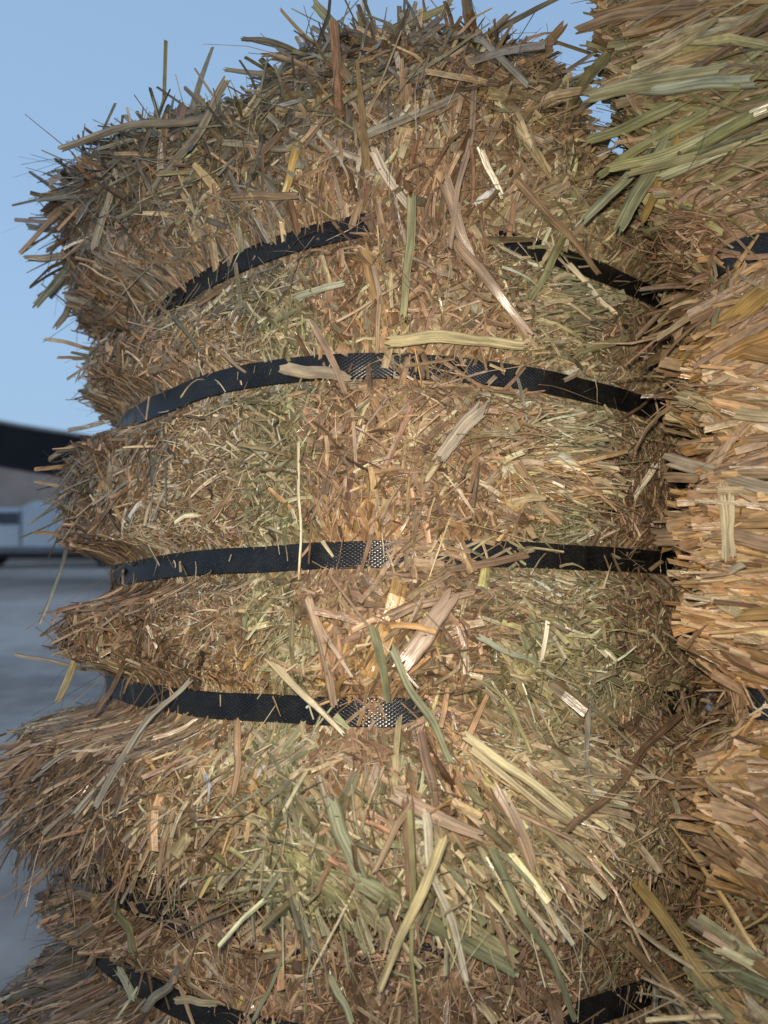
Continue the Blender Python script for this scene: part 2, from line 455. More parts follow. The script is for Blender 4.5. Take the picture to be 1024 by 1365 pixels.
def strips(P0, D, N, L, W, bend, wob, roll, fold, tint, k, b=None, over=None, taper=.8, uvoff=None, root=.35):
    """flat or half-round blades: k points along, three across"""
    n = len(P0)
    t = np.linspace(0, 1, k)[None, :, None]
    S = np.cross(D, N); S /= np.linalg.norm(S, axis=-1, keepdims=True) + 1e-9
    Nn = np.cross(S, D)
    c = P0[:, None] + D[:, None] * (t - root[:, None, None]) * L[:, None, None] \
        + Nn[:, None] * (bend * L)[:, None, None] * (t - .4) ** 2 \
        + S[:, None] * (wob * L)[:, None, None] * np.sin(t * 3.0)
    c[..., 2] -= (np.abs(wob) * 4.5 * L)[:, None] * np.maximum(t[..., 0] - root[:, None], 0) ** 2      # free ends droop
    if b is not None and len(b.strap_z):
        q = c[..., :2] - b.c
        th = np.arctan2(q[..., 1], q[..., 0]); r = np.hypot(q[..., 0], q[..., 1])
        x, y = b.base(th)
        rs = b.r0(th)
        for f in b.strap_z:
            dz = np.abs(c[..., 2] - f(x, y))
            lim = rs - .0025 + np.maximum(0, dz - STRAP_W * (.66 + .3 * sstep(-x, .12, .24))) * (1.6 + 3.4 * sstep(-x, .14, .26))
            r2 = np.where(dz < .04, np.minimum(r, lim), r)
            r3 = np.where(dz < STRAP_W * .6, np.maximum(r, rs + .002), r)
            r = np.where(over[:, None], r3, r2)
        c = np.stack([b.c[0] + r * np.cos(th), b.c[1] + r * np.sin(th), c[..., 2]], -1)
    cr, sr = np.cos(roll)[:, None, None], np.sin(roll)[:, None, None]
    A = S[:, None] * cr + Nn[:, None] * sr
    B = -S[:, None] * sr + Nn[:, None] * cr
    w = (W[:, None] * (1 - taper[:, None] * np.linspace(0, 1, k)[None] ** 2))[..., None] * .5
    mid = c + B * (fold[:, None, None] * w)
    V = np.stack([c - A * w, mid, c + A * w], 2)            # n,k,3,3
    if b is not None and b is not NB:                        # keep blades clear of the next stack's inside
        pass
    base = (np.arange(n) * k * 3)[:, None, None]
    i = np.arange(k - 1)[None, :, None] * 3
    j = np.arange(2)[None, None, :]
    a = base + i + j
    quads = np.stack([a, a + 1, a + 4, a + 3], -1).reshape(-1, 4)
    u = np.broadcast_to(np.array([0, .5, 1.])[None, None], (n, k, 3)) * (W / .004)[:, None, None] + uvoff[:, None, None] * 37
    v = np.broadcast_to((np.linspace(0, 1, k)[None] * (L / .012)[:, None])[..., None], (n, k, 3)) + uvoff[:, None, None] * 91
    uv = np.stack([u, v], -1).reshape(-1, 2)
    col = np.repeat(tint, k * 3, 0)
    return V.reshape(-1, 3), quads, uv, col


STRAP_W = .0215
NB = None
PALARR = [np.array(PAL[p]) for p in PALN]


def pick_regions(b, px, py, sharp=7.0):
    R = np.array([[q[0], q[1]] for q in b.regions], float)
    n = len(px)
    out = np.empty(n, int)
    for s0 in range(0, n, 20000):
        sl = slice(s0, min(n, s0 + 20000))
        d = np.hypot(px[sl, None] - R[None, :, 0], py[sl, None] - R[None, :, 1])
        w = 1 / (d + 12) ** sharp
        w /= w.sum(1, keepdims=True)
        cw = np.cumsum(w, 1)
        out[sl] = (rng.random((len(cw), 1)) > cw[:, :-1]).sum(1)
    return out


def straw_mesh(b, count, cover, chaff=.4, seen_pad=90, tsp=13.0, vsd=.33, lay=None):
    # sample the side
    th = rng.uniform(-np.pi, np.pi, count * 8)
    u = rng.random(count * 8)
    z = b.zbot + u * (b.zt(th) - b.zbot)
    P, n = b.frame(th, z)
    px, py, zc = proj(P)
    facing = -(n * P).sum(-1) / np.linalg.norm(P, axis=-1)
    seen = (facing > -.3) & (px > -seen_pad) & (px < 1024 + seen_pad) & (py > -seen_pad) & (py < 1365 + seen_pad)
    w = np.where(seen, 1.0, .13) * (b.r0(th) / b.rr.max()) * np.minimum(b.area, 2.5) / 2
    keep = rng.random(len(w)) < w
    ii = np.nonzero(keep)[0][:count]
    th, z, P, n, px, py, seen = th[ii], z[ii], P[ii], n[ii], px[ii], py[ii], seen[ii]
    m = len(ii)
    reg = pick_regions(b, px, py)
    RV = np.array([[q[2], q[3], q[4], q[5], q[6]] for q in b.regions], float)[reg]
    pn = [[PALN.index(x) for x in q[7].split()] for q in b.regions]
    ang = np.radians(RV[:, 0] + rng.normal(0, 1, m) * RV[:, 1] + rng.integers(0, 2, m) * np.where(RV[:, 1] > 24, 180, 0))
    kind = rng.random(m)
    is_chaff = kind < chaff
    L = RV[:, 3] / 1000 * np.exp(rng.normal(0, .38, m)) * np.where(is_chaff, .42, 1.15)
    W = RV[:, 4] / 1000 * np.exp(rng.normal(-.2, .5, m)) * np.where(is_chaff, .62, .9)
    fibre = (kind > .85)
    W = np.where(fibre, rng.uniform(.0005, .0011, m), W)
    L = np.where(fibre, L * 1.3, L)
    big = rng.random(m) < .022
    L = np.where(big, L * 2.0, L); W = np.where(big, W * rng.uniform(.8, 1.7, m), W)
    L = np.clip(L, .004, .15); W = np.clip(W, .0005, .0135)
    ez = np.array([0, 0, 1.0])
    T = np.cross(ez, n); T /= np.linalg.norm(T, axis=-1, keepdims=True)
    T = np.where((T[:, :1] < 0) & seen[:, None], -T, T)
    if lay is not None:                     # long straw lying across the end of the bale, its tips just past the corner
        xh = np.array([1.0, 0, 0])
        T = xh - lay * (n @ xh)[:, None] * n
        T /= np.linalg.norm(T, axis=-1, keepdims=True)
    Zt = np.cross(n, T); Zt = Zt * np.sign(Zt[:, 2:] + 1e-9)
    fly = (rng.random(m) < .05) & ~fibre
    tilt = np.radians(RV[:, 2] + rng.normal(0, 1, m) * tsp + np.where(fly, 35, 0) * (tsp > 8))
    tilt = np.clip(tilt, -.35, 1.35)
    D = (T * np.cos(ang)[:, None] + Zt * np.sin(ang)[:, None]) * np.cos(tilt)[:, None] + n * np.sin(tilt)[:, None]
    lie = (z > b.zt(th) - .085) & (rng.random(m) < .97) & (not b.ground)
    D[:, 2] = np.where(lie, D[:, 2] * .3, D[:, 2])
    D /= np.linalg.norm(D, axis=1, keepdims=True)
    off = rng.normal(.001, .0045, m)
    stick = np.sin(np.abs(tilt)) * L * .35
    P0 = P + n * (off - stick * .5)[:, None]
    # colour
    tint = np.empty((m, 4))
    for r in range(len(b.regions)):
        k = np.nonzero(reg == r)[0]
        if not len(k): continue
        pal = np.concatenate([PALARR[q] for q in pn[r]])
        tint[k, :3] = pal[rng.integers(0, len(pal), len(k))]
    val = np.exp(rng.normal(.02, 1, m) * vsd) * (1 + .2 * noise(P, 30) + .24 * noise(P * np.array([1, 1, .12]), 52))
    tint[:, :3] *= val[:, None]
    tint[:, :3] *= 1 + rng.normal(0, .03, (m, 3))
    lum = tint[:, :3].mean(1, keepdims=True)
    tint[:, :3] = lum + (tint[:, :3] - lum) * .9
    tint[:, :3] = np.clip(tint[:, :3] * np.array([1.07, 1.0, .955]), .03, .7)
    tint[:, 3] = rng.random(m)
    over = rng.random(m) < cover(px, py)
    Lb = L
    bend = rng.normal(-.25, .45, m) * np.where(is_chaff, .5, 1)
    wob = rng.normal(0, .055, m) * np.where(fibre, 2.0, 1)
    roll = rng.normal(0, .55, m)
    fold = rng.normal(.35, .4, m)
    taper = np.clip(rng.uniform(-.1, .8, m), 0, .75)
    uo = rng.random(m)
    root = np.where(tilt > .5, .3, rng.uniform(.15, .75, m) if lay is None else rng.uniform(.02, .24, m))
    parts = []
    for sel, k in ((~is_chaff, 5), (is_chaff, 2)):
        parts.append(strips(P0[sel], D[sel], n[sel], Lb[sel], W[sel], bend[sel], wob[sel], roll[sel], fold[sel], tint[sel], k, b, over[sel], taper[sel], uo[sel], root[sel]))
    o = 0; Q = []
    for p in parts:
        Q.append(p[1] + o); o += len(p[0])
    V = np.concatenate([p[0] for p in parts])
    return mesh_from("straw_cover", finish(V, b.ground), np.concatenate(Q), np.concatenate([p[2] for p in parts]),
                     np.concatenate([p[3] for p in parts]), [STRAW], smooth=False)


def strap_mesh(b, f, seed):
    n = 720
    th = np.linspace(-np.pi, np.pi, n, endpoint=False)
    x, y = b.base(th)
    r = b.r0(th)
    P = np.stack([x, y, np.zeros(n)], -1)
    zc = f(x, y) + noise(P + seed, 7) * .003 + noise(P + seed, 22) * .0009
    tw = noise(P + seed * 3, 10) * .0022
    r = r + noise(P + seed, 16) * .0012
    prof = [(-.5, 0), (-.47, .0007), (0, .0008), (.47, .0007), (.5, 0), (.5, -.0009), (-.5, -.0009)]
    rows = []
    for a, h in prof:
        rr = r + h + tw * a
        rows.append(np.stack([b.c[0] + rr * np.cos(th), b.c[1] + rr * np.sin(th), zc + a * STRAP_W], -1))
    V = np.stack(rows, 1)
    k = len(prof)
    idx = np.arange(n * k).reshape(n, k)
    a, c = idx, np.roll(idx, -1, 0)
    q = np.stack([a, c, np.roll(c, -1, 1), np.roll(a, -1, 1)], -1).reshape(-1, 4)
    arc = np.concatenate([[0], np.cumsum(np.hypot(np.diff(x), np.diff(y)))])
    uv = np.stack([np.repeat(arc[:, None], k, 1), np.array([a * STRAP_W for a, _ in prof])[None].repeat(n, 0)], -1).reshape(-1, 2)
    return mesh_from("strap", finish(V.reshape(-1, 3), b.ground), q, uv, None, [STRAP], smooth=False)


def stalk_mesh(b, x0, y0, x1, y1, wpx, col, lift=.012, sag=0.0, default=.64, ribs=1.0, bow=0.0, edge=False):
    """one long straw lying on the bale between two points of its face"""
    A = b.hit(x0, y0, default)
    if edge:
        for i in range(40):
            xx, yy = x0 + i * .02 * (470 - x0), y0 + i * .02 * (max(y0, 140) - y0)
            A = b.hit(xx, yy, -1)
            if A[1] > 0: break
        dep = np.linalg.norm(A)
        v1 = ray(x1, y1); v1 = v1 / np.linalg.norm(v1)
        B = v1 * (dep + rng.normal(-.01, .012)); A = A * (1 + .012 / dep)
    else:
        B = b.hit(x1, y1, default)
    d = B - A; L = np.linalg.norm(d)
    # a straight stem that stays in front of the straw
    k = 15
    t = np.linspace(0, 1, k)
    c = A + d * t[:, None]
    v = c / np.linalg.norm(c, axis=1, keepdims=True)
    q = c[:, :2] - b.c
    th = np.arctan2(q[:, 1], q[:, 0])
    need = np.where(c[:, 2] > b.zbot, b.radius(th, c[:, 2]), 0) - np.hypot(q[:, 0], q[:, 1])
    if b.below is not None:
        q = c[:, :2] - b.below.c
        th2 = np.arctan2(q[:, 1], q[:, 0])
        need = np.maximum(need, np.where(c[:, 2] < b.below.ztop, b.below.radius(th2, c[:, 2]), 0) - np.hypot(q[:, 0], q[:, 1]))
    need = 0 if edge else max(0.0, min(.06, float(np.max(need))))
    D = d / L
    S = np.cross(D, v.mean(0)); S /= np.linalg.norm(S)
    out = np.cross(S, D); out *= -np.sign((out * v.mean(0)).sum())
    c = c - v * (need + lift) + S * (bow * L * np.sin(np.pi * t))[:, None] + out * (sag * L * np.sin(np.pi * t))[:, None]
    c = c + S * (noise(np.stack([t * 3 + x0, t * 0 + y0, t * 0], -1), 1.0) * .025 * L)[:, None]
    w = wpx / FPX * np.linalg.norm(A) * (1 - .25 * t ** 2) * .5
    w = w * (1 + .10 * noise(np.stack([t * 9 + x0, t * 0, t * 0], -1), 1.0))
    na = 7
    rows = []
    h0 = rng.uniform(.06, .24) * ribs
    for j in range(na):
        a = -1 + 2 * j / (na - 1)
        hh = h0 * (1 - a * a) + .16 * math.cos(a * 8 + x0)
        e = np.zeros(k); e[0] = -1; e[-1] = 1
        ends = D[None] * (e * rng.uniform(-.6, 1.4) * w)[:, None]
        rows.append(c + S * (a * w)[:, None] + out * (hh * w)[:, None] + ends)
    for j in range(na - 1, -1, -1):
        a = -1 + 2 * j / (na - 1)
        rows.append(rows[j] - out * (.00035 + .25 * w * (1 - a * a))[:, None])
    V = np.stack(rows, 1); m = V.shape[1]
    idx = np.arange(k * m).reshape(k, m)
    a_, c_ = idx[:-1], idx[1:]
    q_ = np.stack([a_, c_, np.roll(c_, -1, 1), np.roll(a_, -1, 1)], -1).reshape(-1, 4)
    uo = rng.random() * 50
    uv = np.stack([np.tile(np.linspace(0, 2 * w[0] / .0035, m)[None], (k, 1)) + uo, np.tile((t * L / .03)[:, None], (1, m)) + uo], -1).reshape(-1, 2)
    tint = np.tile(np.array([*col, rng.random()])[None], (k * m, 1))
    return mesh_from("stalk", finish(V.reshape(-1, 3), b.ground), q_, uv, tint, [STALK])


# strap heights follow the photograph; each is a function of the position round the bale
def hz(xs, zs):
    return lambda x, y: np.interp(np.where(y < .86, x, np.clip(x, -.2, .2)), xs, zs)


def amp(left, front, right, back=.02):
    def f(x, y):
        a = front + (left - front) * sstep(-x, .10, .27) + (right - front) * sstep(x, .15, .32)
        return a + (back - a) * sstep(y, .92, 1.05)
    return f


S2 = [(160, 567), (230, 533), (330, 505), (420, 492), (500, 488), (560, 490), (680, 503), (780, 520), (850, 538), (910, 560)]
d0 = ray(500, 488); Z2 = .6 * d0[2] / d0[1]
front = [tuple((ray(*q) * (Z2 / ray(*q)[2]))[:2]) for q in S2]
outline = [(-.296, .86), (-.290, .95), (-.21, 1.08), (-.07, 1.17), (.1, 1.17), (.25, 1.09), (.34, .97), (.345, .86)] + front

main = Bale((.02, .89), outline, -.196, .502,
            [hz([-.28, 0, .3], [-.062, -.067, -.074]), hz([-.28, 0, .3], [.047, .055, .057]), hz([-.28, .3], [.207, .207]),
             hz([-.28, -.05, 0, .3], [.295, .324, .332, .324])],
            [amp(.075, .040, .03), amp(.042, .018, .02), amp(.048, .020, .02), amp(.032, .009, .010), amp(.050, .03, .02)],
            R_MAIN,
            top_lift=lambda x, y: .008 * sstep(-x, .2, .30) - .035 * sstep(-x, .06, .14) * (1 - sstep(-x, .2, .3)) + noise(np.stack([x, y, x * 0], -1), 9) * .02 - .04 * sstep(x, .1, .2))
low = Bale((.02, .89), [(.02 + (x - .02) * 1.02, .89 + (y - .89) * .985) for x, y in outline], -.92, -.190,
           [hz([-.28, .3], [-.80, -.80]), hz([-.28, .3], [-.64, -.64]), hz([-.28, .3], [-.47, -.47]), hz([-.28, .3], [-.302, -.304]), hz([-.28, .3], [-.236, -.232])],
           [amp(.05, .03, .03), amp(.05, .03, .03), amp(.05, .03, .03), amp(.055, .022, .03), amp(.055, -.004, .0), amp(.03, -.01, .0)], R_LOW, ground=True)

main.below = low
NC = np.array([.50, .63])
poly = np.array([(.258, .560), (.63, .37), (.86, .74), (.47, .90), (.362, .80), (.284, .665)])
oc = []
for i in range(len(poly)):
    A_, B_ = poly[i], poly[(i + 1) % len(poly)]
    oc += [tuple(A_ + (B_ - A_) * t) for t in np.linspace(0, 1, 40, endpoint=False)]
amp_c = lambda v: (lambda x, y: np.full_like(x, v))


def amp_t(x, y):
    return .025 + .068 * sstep(-x, -.32, -.235)


right = Bale(NC, oc, -.195, .60,
             [hz([.2, .6], [-.058, -.058]), hz([.2, .6], [.142, .142]), hz([.2, .27, .6], [.262, .282, .30])],
             [amp_c(.02), amp_c(.022), amp_c(.016), amp_t], R_RIGHT)
rlow = Bale(NC, oc, -.92, -.20, [hz([.2, .6], [-.8, -.8]), hz([.2, .6], [-.62, -.62]), hz([.2, .6], [-.45, -.45])],
            [amp_c(.02)] * 2 + [amp_c(.03), amp_c(.045)], R_RLOW, ground=True)


# ---- how much loose straw lies over the straps
def bump(px, py, x0, x1, y0, y1, v):
    return v * sstep(px, x0 - 12, x0 + 12) * (1 - sstep(px, x1 - 12, x1 + 12)) * ((py > y0) & (py < y1))


def cover_main(px, py):
    c = np.full_like(px, .013)
    for b in ((500, 650, 250, 370, .8), (650, 780, 270, 400, .03), (120, 215, 380, 490, .35), (520, 620, 440, 530, .16),
              (530, 600, 690, 790, .5), (600, 720, 690, 790, .05), (800, 850, 700, 790, .08), (455, 515, 900, 1000, .08),
              (575, 870, 880, 1010, .6), (860, 930, 880, 1010, .12)):
        c = np.maximum(c, bump(px, py, *b))
    return c


def cover_low(px, py):
    c = np.full_like(px, .012)
    c = np.maximum(c, bump(px, py, 330, 740, 1280, 1500, .6))
    c = np.maximum(c, bump(px, py, 110, 1200, 1100, 1262, .22))
    c = np.maximum(c, bump(px, py, 255, 1200, 1090, 1300, .97))
    return c


def cover_right(px, py):
    c = np.full_like(px, .04)
    c = np.maximum(c, bump(px, py, 850, 960, 250, 420, .8))
    c = np.maximum(c, bump(px, py, 850, 990, 480, 620, .85))
    c = np.maximum(c, bump(px, py, 990, 1200, 480, 620, .5))
    c = np.maximum(c, bump(px, py, 850, 990, 880, 1010, .7))
    return c


PALE = (.52, .42, .24); YEL = (.60, .50, .27); BRT = (.76, .68, .50); TAN = (.38, .26, .15); PNK = (.40, .275, .175); GRN = (.30, .30, .17)
GRY = (.36, .32, .24); BRN = (.27, .17, .10); LGR = (.42, .43, .30); OLV = (.34, .31, .15); DRK = (.12, .08, .06); DGR = (.25, .215, .155); LEAF = (.47, .38, .27)
K_MAIN = [
    (522, 453, 697, 456, 15, YEL, .02), (487, 182, 642, 108, 9, GRY, .022), (612, 328, 702, 446, 12, PNK, .02), (596, 244, 626, 340, 15, PNK, .022),
    (380, 492, 462, 503, 17, LEAF), (414, 430, 462, 522, 9, PNK), (395, 396, 456, 378, 9, LGR), (497, 838, 518, 934, 12, GRN, .02),
    (520, 868, 602, 1014, 10, GRN, .024), (360, 880, 456, 978, 9, PALE, .02), (414, 798, 446, 940, 12, PNK), (622, 984, 762, 1090, 12, YEL, .024),
    (630, 1000, 775, 1112, 9, PALE, .022), (592, 1118, 508, 1320, 11, YEL, .05), (563, 1086, 622, 1310, 10, BRT, .045), (546, 1074, 498, 1160, 8, TAN, .03),
    (442, 1072, 486, 1184, 19, GRN, .022), (484, 1184, 684, 1296, 20, GRN, .03), (600, 1226, 688, 1276, 18, OLV, .034), (422, 1172, 560, 1246, 13, OLV, .024),
    (541, 1070, 546, 1190, 15, BRN, .022), (660, 1130, 764, 1362, 10, GRN, .04), (665, 1050, 712, 1158, 17, TAN, .022), (528, 1060, 640, 1112, 18, PNK, .02),
    (640, 545, 584, 612, 20, LEAF, .02), (872, 620, 846, 664, 8, BRT), (692, 240, 800, 362, 9, TAN, .02), (752, 318, 706, 396, 10, OLV),
    (402, 590, 397, 772, 4, PALE), (904, 952, 762, 1110, 8, BRN, .022), (440, 765, 560, 915, 4, BRN), (545, 262, 536, 420, 11, OLV, .018),
    (496, 200, 548, 280, 12, LEAF), (486, 330, 502, 400, 12, (.44, .27, .11)), (500, 355, 504, 470, 7, TAN), (640, 200, 668, 262, 9, PALE, .02),
    (636, 110, 600, 330, 7, PNK, .024), (560, 90, 612, 210, 6, GRY), (680, 110, 652, 190, 13, TAN), (690, 170, 730, 225, 12, PALE),
    (760, 352, 820, 420, 7, PALE), (770, 470, 836, 452, 12, OLV), (600, 585, 570, 640, 8, PALE), (690, 620, 745, 700, 13, TAN),
    (700, 740, 600, 762, 11, BRN), (520, 820, 630, 790, 12, PNK), (540, 880, 600, 800, 26, PNK, .018), (420, 820, 470, 900, 6, PNK),
    (640, 850, 740, 900, 8, LGR), (660, 860, 735, 935, 8, YEL), (730, 830, 722, 880, 6, BRT), (676, 870, 700, 930, 9, PALE),
    (318, 960, 312, 1060, 9, (.45, .29, .16)), (206, 985, 262, 960, 6, TAN), (100, 1085, 250, 905, 7, GRY), (200, 955, 130, 1075, 8, GRY),
    (135, 640, 160, 690, 6, TAN), (150, 620, 128, 708, 12, GRY), (116, 600, 125, 650, 8, GRY), (270, 700, 310, 655, 6, TAN),
    (130, 250, 190, 200, 7, GRY), (150, 215, 168, 300, 5, GRY), (305, 110, 180, 290, 9, GRY), (128, 330, 155, 230, 9, GRY),
    (395, 195, 380, 262, 10, (.45, .30, .08)), (310, 265, 395, 260, 10, TAN), (300, 190, 400, 200, 8, GRY), (550, 1080, 556, 1365, 6, OLV, .035),
    (820, 560, 905, 500, 4, BRN), (560, 980, 580, 1080, 13, BRN), (470, 545, 476, 640, 5, PNK), (210, 400, 330, 492, 4, TAN),
    (800, 860, 855, 880, 9, OLV), (785, 925, 788, 1060, 6, GRY), (690, 505, 700, 560, 4, GRY), (450, 430, 530, 380, 4, TAN),
]
# stems that stick out past the bale's outline
K_EDGE = [
    (330, 152, 84, 202, 8, DGR, .84),  
    (44, 250, 28, 338, 6, PNK, .86), (60, 262, 34, 330, 3, DRK, .86), (110, 262, 55, 262, 9, (.3, .3, .24), .86), (96, 250, 56, 282, 8, DRK, .86),
    (90, 340, 36, 346, 9, DGR, .86), (36, 344, 46, 406, 9, (.3, .3, .22), .86), (96, 350, 40, 384, 3, DRK, .86), (94, 380, 76, 436, 8, DGR, .86),
    (400, 68, 324, 50, 6, DGR, .66), (410, 70, 350, 72, 5, DGR, .66), (470, 34, 418, 4, 12, LGR, .62), (410, 14, 374, 14, 4, PALE, .62),
    (400, 100, 300, 94, 6, DGR, .68), (690, 0, 678, 70, 13, DGR, .60), (680, 66, 700, 122, 10, DGR, .60), (640, 62, 622, -8, 14, DGR, .62),
    (700, 90, 752, 34, 12, TAN, .62), (780, -5, 690, 72, 4, DRK, .58), (720, 20, 752, -8, 6, DGR, .62), (752, 40, 742, 90, 8, TAN, .6),
    (62, 690, 54, 832, 5, (.2, .2, .17), .85), (78, 878, 77, 934, 8, YEL, .84), (92, 896, 22, 872, 5, DGR, .85), (110, 598, 66, 612, 6, DGR, .84),
    (86, 722, 46, 708, 5, TAN, .85), (88, 470, 60, 452, 5, TAN, .86), (100, 480, 78, 476, 4, TAN, .86), (470, 30, 600, 8, 9, OLV, .61),
    (770, 80, 700, 100, 7, TAN, .62), (60, 640, 40, 700, 3, DGR, .85), (120, 560, 92, 574, 6, DGR, .85), (124, 540, 106, 520, 5, DGR, .85),
]
K_RIGHT = [
    (1015, 392, 912, 475, 24, (.47, .31, .11)), (1030, 450, 925, 500, 26, (.46, .27, .10)), (1030, 470, 920, 468, 20, (.43, .26, .11)),
    (908, 530, 1030, 560, 15, PALE), (892, 612, 1030, 648, 18, LEAF), (888, 636, 1030, 634, 12, TAN), (888, 690, 1030, 700, 14, (.47, .30, .15)),
    (876, 718, 1030, 724, 20, PNK), (962, 650, 970, 745, 10, PALE), (972, 660, 978, 742, 7, PALE), (920, 772, 990, 752, 9, BRT),
    (930, 770, 985, 820, 14, PALE), (900, 820, 1030, 822, 15, (.48, .31, .13)), (905, 590, 1030, 582, 8, TAN), (930, 870, 1030, 874, 13, (.46, .28, .12)),
    (930, 985, 1040, 1000, 18, (.46, .27, .09)), (925, 1005, 1040, 1090, 20, (.42, .27, .14)), (880, 1030, 1040, 1160, 12, TAN),
    (885, 1050, 1040, 1215, 11, BRN), (900, 1120, 1040, 1215, 10, PALE), (905, 1150, 1035, 1240, 9, TAN), (895, 1080, 1000, 1190, 11, (.40, .26, .14)),
    (862, 205, 780, 292, 12, GRN), (890, 190, 826, 302, 20, GRN), (900, 188, 856, 292, 11, (.42, .28, .10)), (876, 178, 858, 220, 9, LGR),
    (1020, 150, 815, 225, 14, (.36, .34, .15)), (1030, 172, 840, 232, 10, OLV), (960, 92, 785, 128, 16, (.37, .34, .19)), (1000, 104, 830, 122, 12, LGR),
    (900, 140, 785, 190, 13, (.33, .32, .15)), (985, 190, 880, 236, 13, (.34, .33, .16)), (935, 150, 800, 230, 11, (.31, .30, .13)), (1030, 60, 900, 84, 14, (.42, .30, .14)),
    (930, 10, 770, 36, 12, TAN), (900, -5, 790, 20, 10, (.40, .25, .12)), (1000, 150, 860, 240, 12, (.30, .31, .14)),
]
K_RLOW = [
    (826, 1150, 1005, 1380, 14, (.46, .32, .12)), (836, 1262, 960, 1380, 10, TAN), (890, 1318, 930, 1380, 16, BRT), (930, 1275, 1040, 1325, 18, GRN),
    (955, 1240, 1030, 1300, 12, (.40, .25, .11)), (868, 1280, 874, 1380, 6, GRY), (960, 1210, 958, 1244, 5, YEL),
]
GROUP = "strapped hay bales in two stacks"


def build(b, count, cover, label, stalks, edges, **kw):
    z0 = max(0.0, float(world(np.array([b.c[0], b.c[1], b.zbot]))[2]))
    root = bpy.data.objects.new("hay_bale", None)
    COL.objects.link(root)
    w = world(np.array([b.c[0], b.c[1], b.zbot]))
    root.location = (w[0], w[1], z0)
    root["label"] = label; root["category"] = "hay bale"; root["group"] = GROUP
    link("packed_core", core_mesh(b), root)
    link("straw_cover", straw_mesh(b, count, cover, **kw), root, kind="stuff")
    for i, f in enumerate(b.strap_z):
        link("strap", strap_mesh(b, f, 3.1 * i + b.ztop), root)
    for k in stalks:
        link("stalk", stalk_mesh(b, *k, bow=rng.normal(0, .012), sag=rng.normal(0, .01)), root)
    for k in edges:
        link("stalk", stalk_mesh(b, *k[:6], lift=.0, default=k[6], edge=True, bow=rng.normal(0, .03), sag=rng.normal(0, .02)), root)
    return root


build(main, 150000, cover_main, "large hay bale filling the middle of the picture, bound by four black straps", K_MAIN, K_EDGE)
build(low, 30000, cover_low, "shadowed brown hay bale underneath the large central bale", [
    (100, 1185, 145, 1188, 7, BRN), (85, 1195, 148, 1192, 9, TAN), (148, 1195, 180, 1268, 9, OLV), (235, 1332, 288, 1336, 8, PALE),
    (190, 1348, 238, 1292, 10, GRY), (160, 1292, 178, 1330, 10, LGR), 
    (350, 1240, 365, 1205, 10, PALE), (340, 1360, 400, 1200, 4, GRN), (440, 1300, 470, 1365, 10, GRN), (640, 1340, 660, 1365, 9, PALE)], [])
right_o = build(right, 56000, cover_right, "nearest hay bale with long orange straw and green blades, cut off by the right edge", K_RIGHT, [], chaff=.22, tsp=5.0, vsd=.13, lay=.7)
build(rlow, 16000, lambda x, y: np.full_like(x, .05), "olive brown hay bale at the bottom right corner, beneath the orange straw bale", K_RLOW, [])


# ------------------------------------------------------------------ surroundings
def box_bm(name, boxes, mat, parent=None, bevel=.0, **props):
    import bmesh
    bm = bmesh.new()
    for (x0, x1, y0, y1, z0, z1) in boxes:
        g = bmesh.ops.create_cube(bm, size=1)
        for v in g["verts"]:
            v.co.x = x0 + (v.co.x + .5) * (x1 - x0); v.co.y = y0 + (v.co.y + .5) * (y1 - y0); v.co.z = z0 + (v.co.z + .5) * (z1 - z0)
    if bevel:
        bmesh.ops.bevel(bm, geom=bm.edges[:], offset=bevel, segments=3, affect="EDGES", profile=.6)
    me = bpy.data.meshes.new(name); bm.to_mesh(me); bm.free()
    me.materials.append(mat)
    for p in me.polygons: p.use_smooth = False
    return link(name, me, parent, **props)


def ground_material():
    m, nt, bs, out = nodes("dusty_ground")
    N, L = nt.nodes.new, nt.links.new
    tc = N("ShaderNodeTexCoord")
    n1 = N("ShaderNodeTexNoise"); n1.inputs["Scale"].default_value = .35; n1.inputs["Detail"].default_value = 5
    n2 = N("ShaderNodeTexNoise"); n2.inputs["Scale"].default_value = 5; n2.inputs["Detail"].default_value = 8
    L(tc.outputs["Object"], n1.inputs["Vector"]); L(tc.outputs["Object"], n2.inputs["Vector"])
    mx = N("ShaderNodeMath"); mx.operation = "MULTIPLY_ADD"; mx.inputs[1].default_value = .35
    L(n2.outputs[0], mx.inputs[0]); L(n1.outputs[0], mx.inputs[2])
    cr = N("ShaderNodeValToRGB")
    cr.color_ramp.elements[0].position = .54; cr.color_ramp.elements[0].color = (.25, .195, .16, 1)
    cr.color_ramp.elements[1].position = .80; cr.color_ramp.elements[1].color = (.54, .44, .37, 1)
    L(mx.outputs[0], cr.inputs[0]); L(cr.outputs[0], bs.inputs["Base Color"])
    bs.inputs["Roughness"].default_value = .8
    bp = N("ShaderNodeBump"); bp.inputs["Distance"].default_value = .02; bp.inputs["Strength"].default_value = .6
    L(n2.outputs[0], bp.inputs["Height"]); L(bp.outputs[0], bs.inputs["Normal"])
    return m


g = np.array([[-400, -200, 0], [400, -200, 0], [400, 900, 0], [-400, 900, 0]], float)
link("ground", mesh_from("ground", g, np.array([[0, 1, 2, 3]]), mats=[ground_material()]), kind="structure")

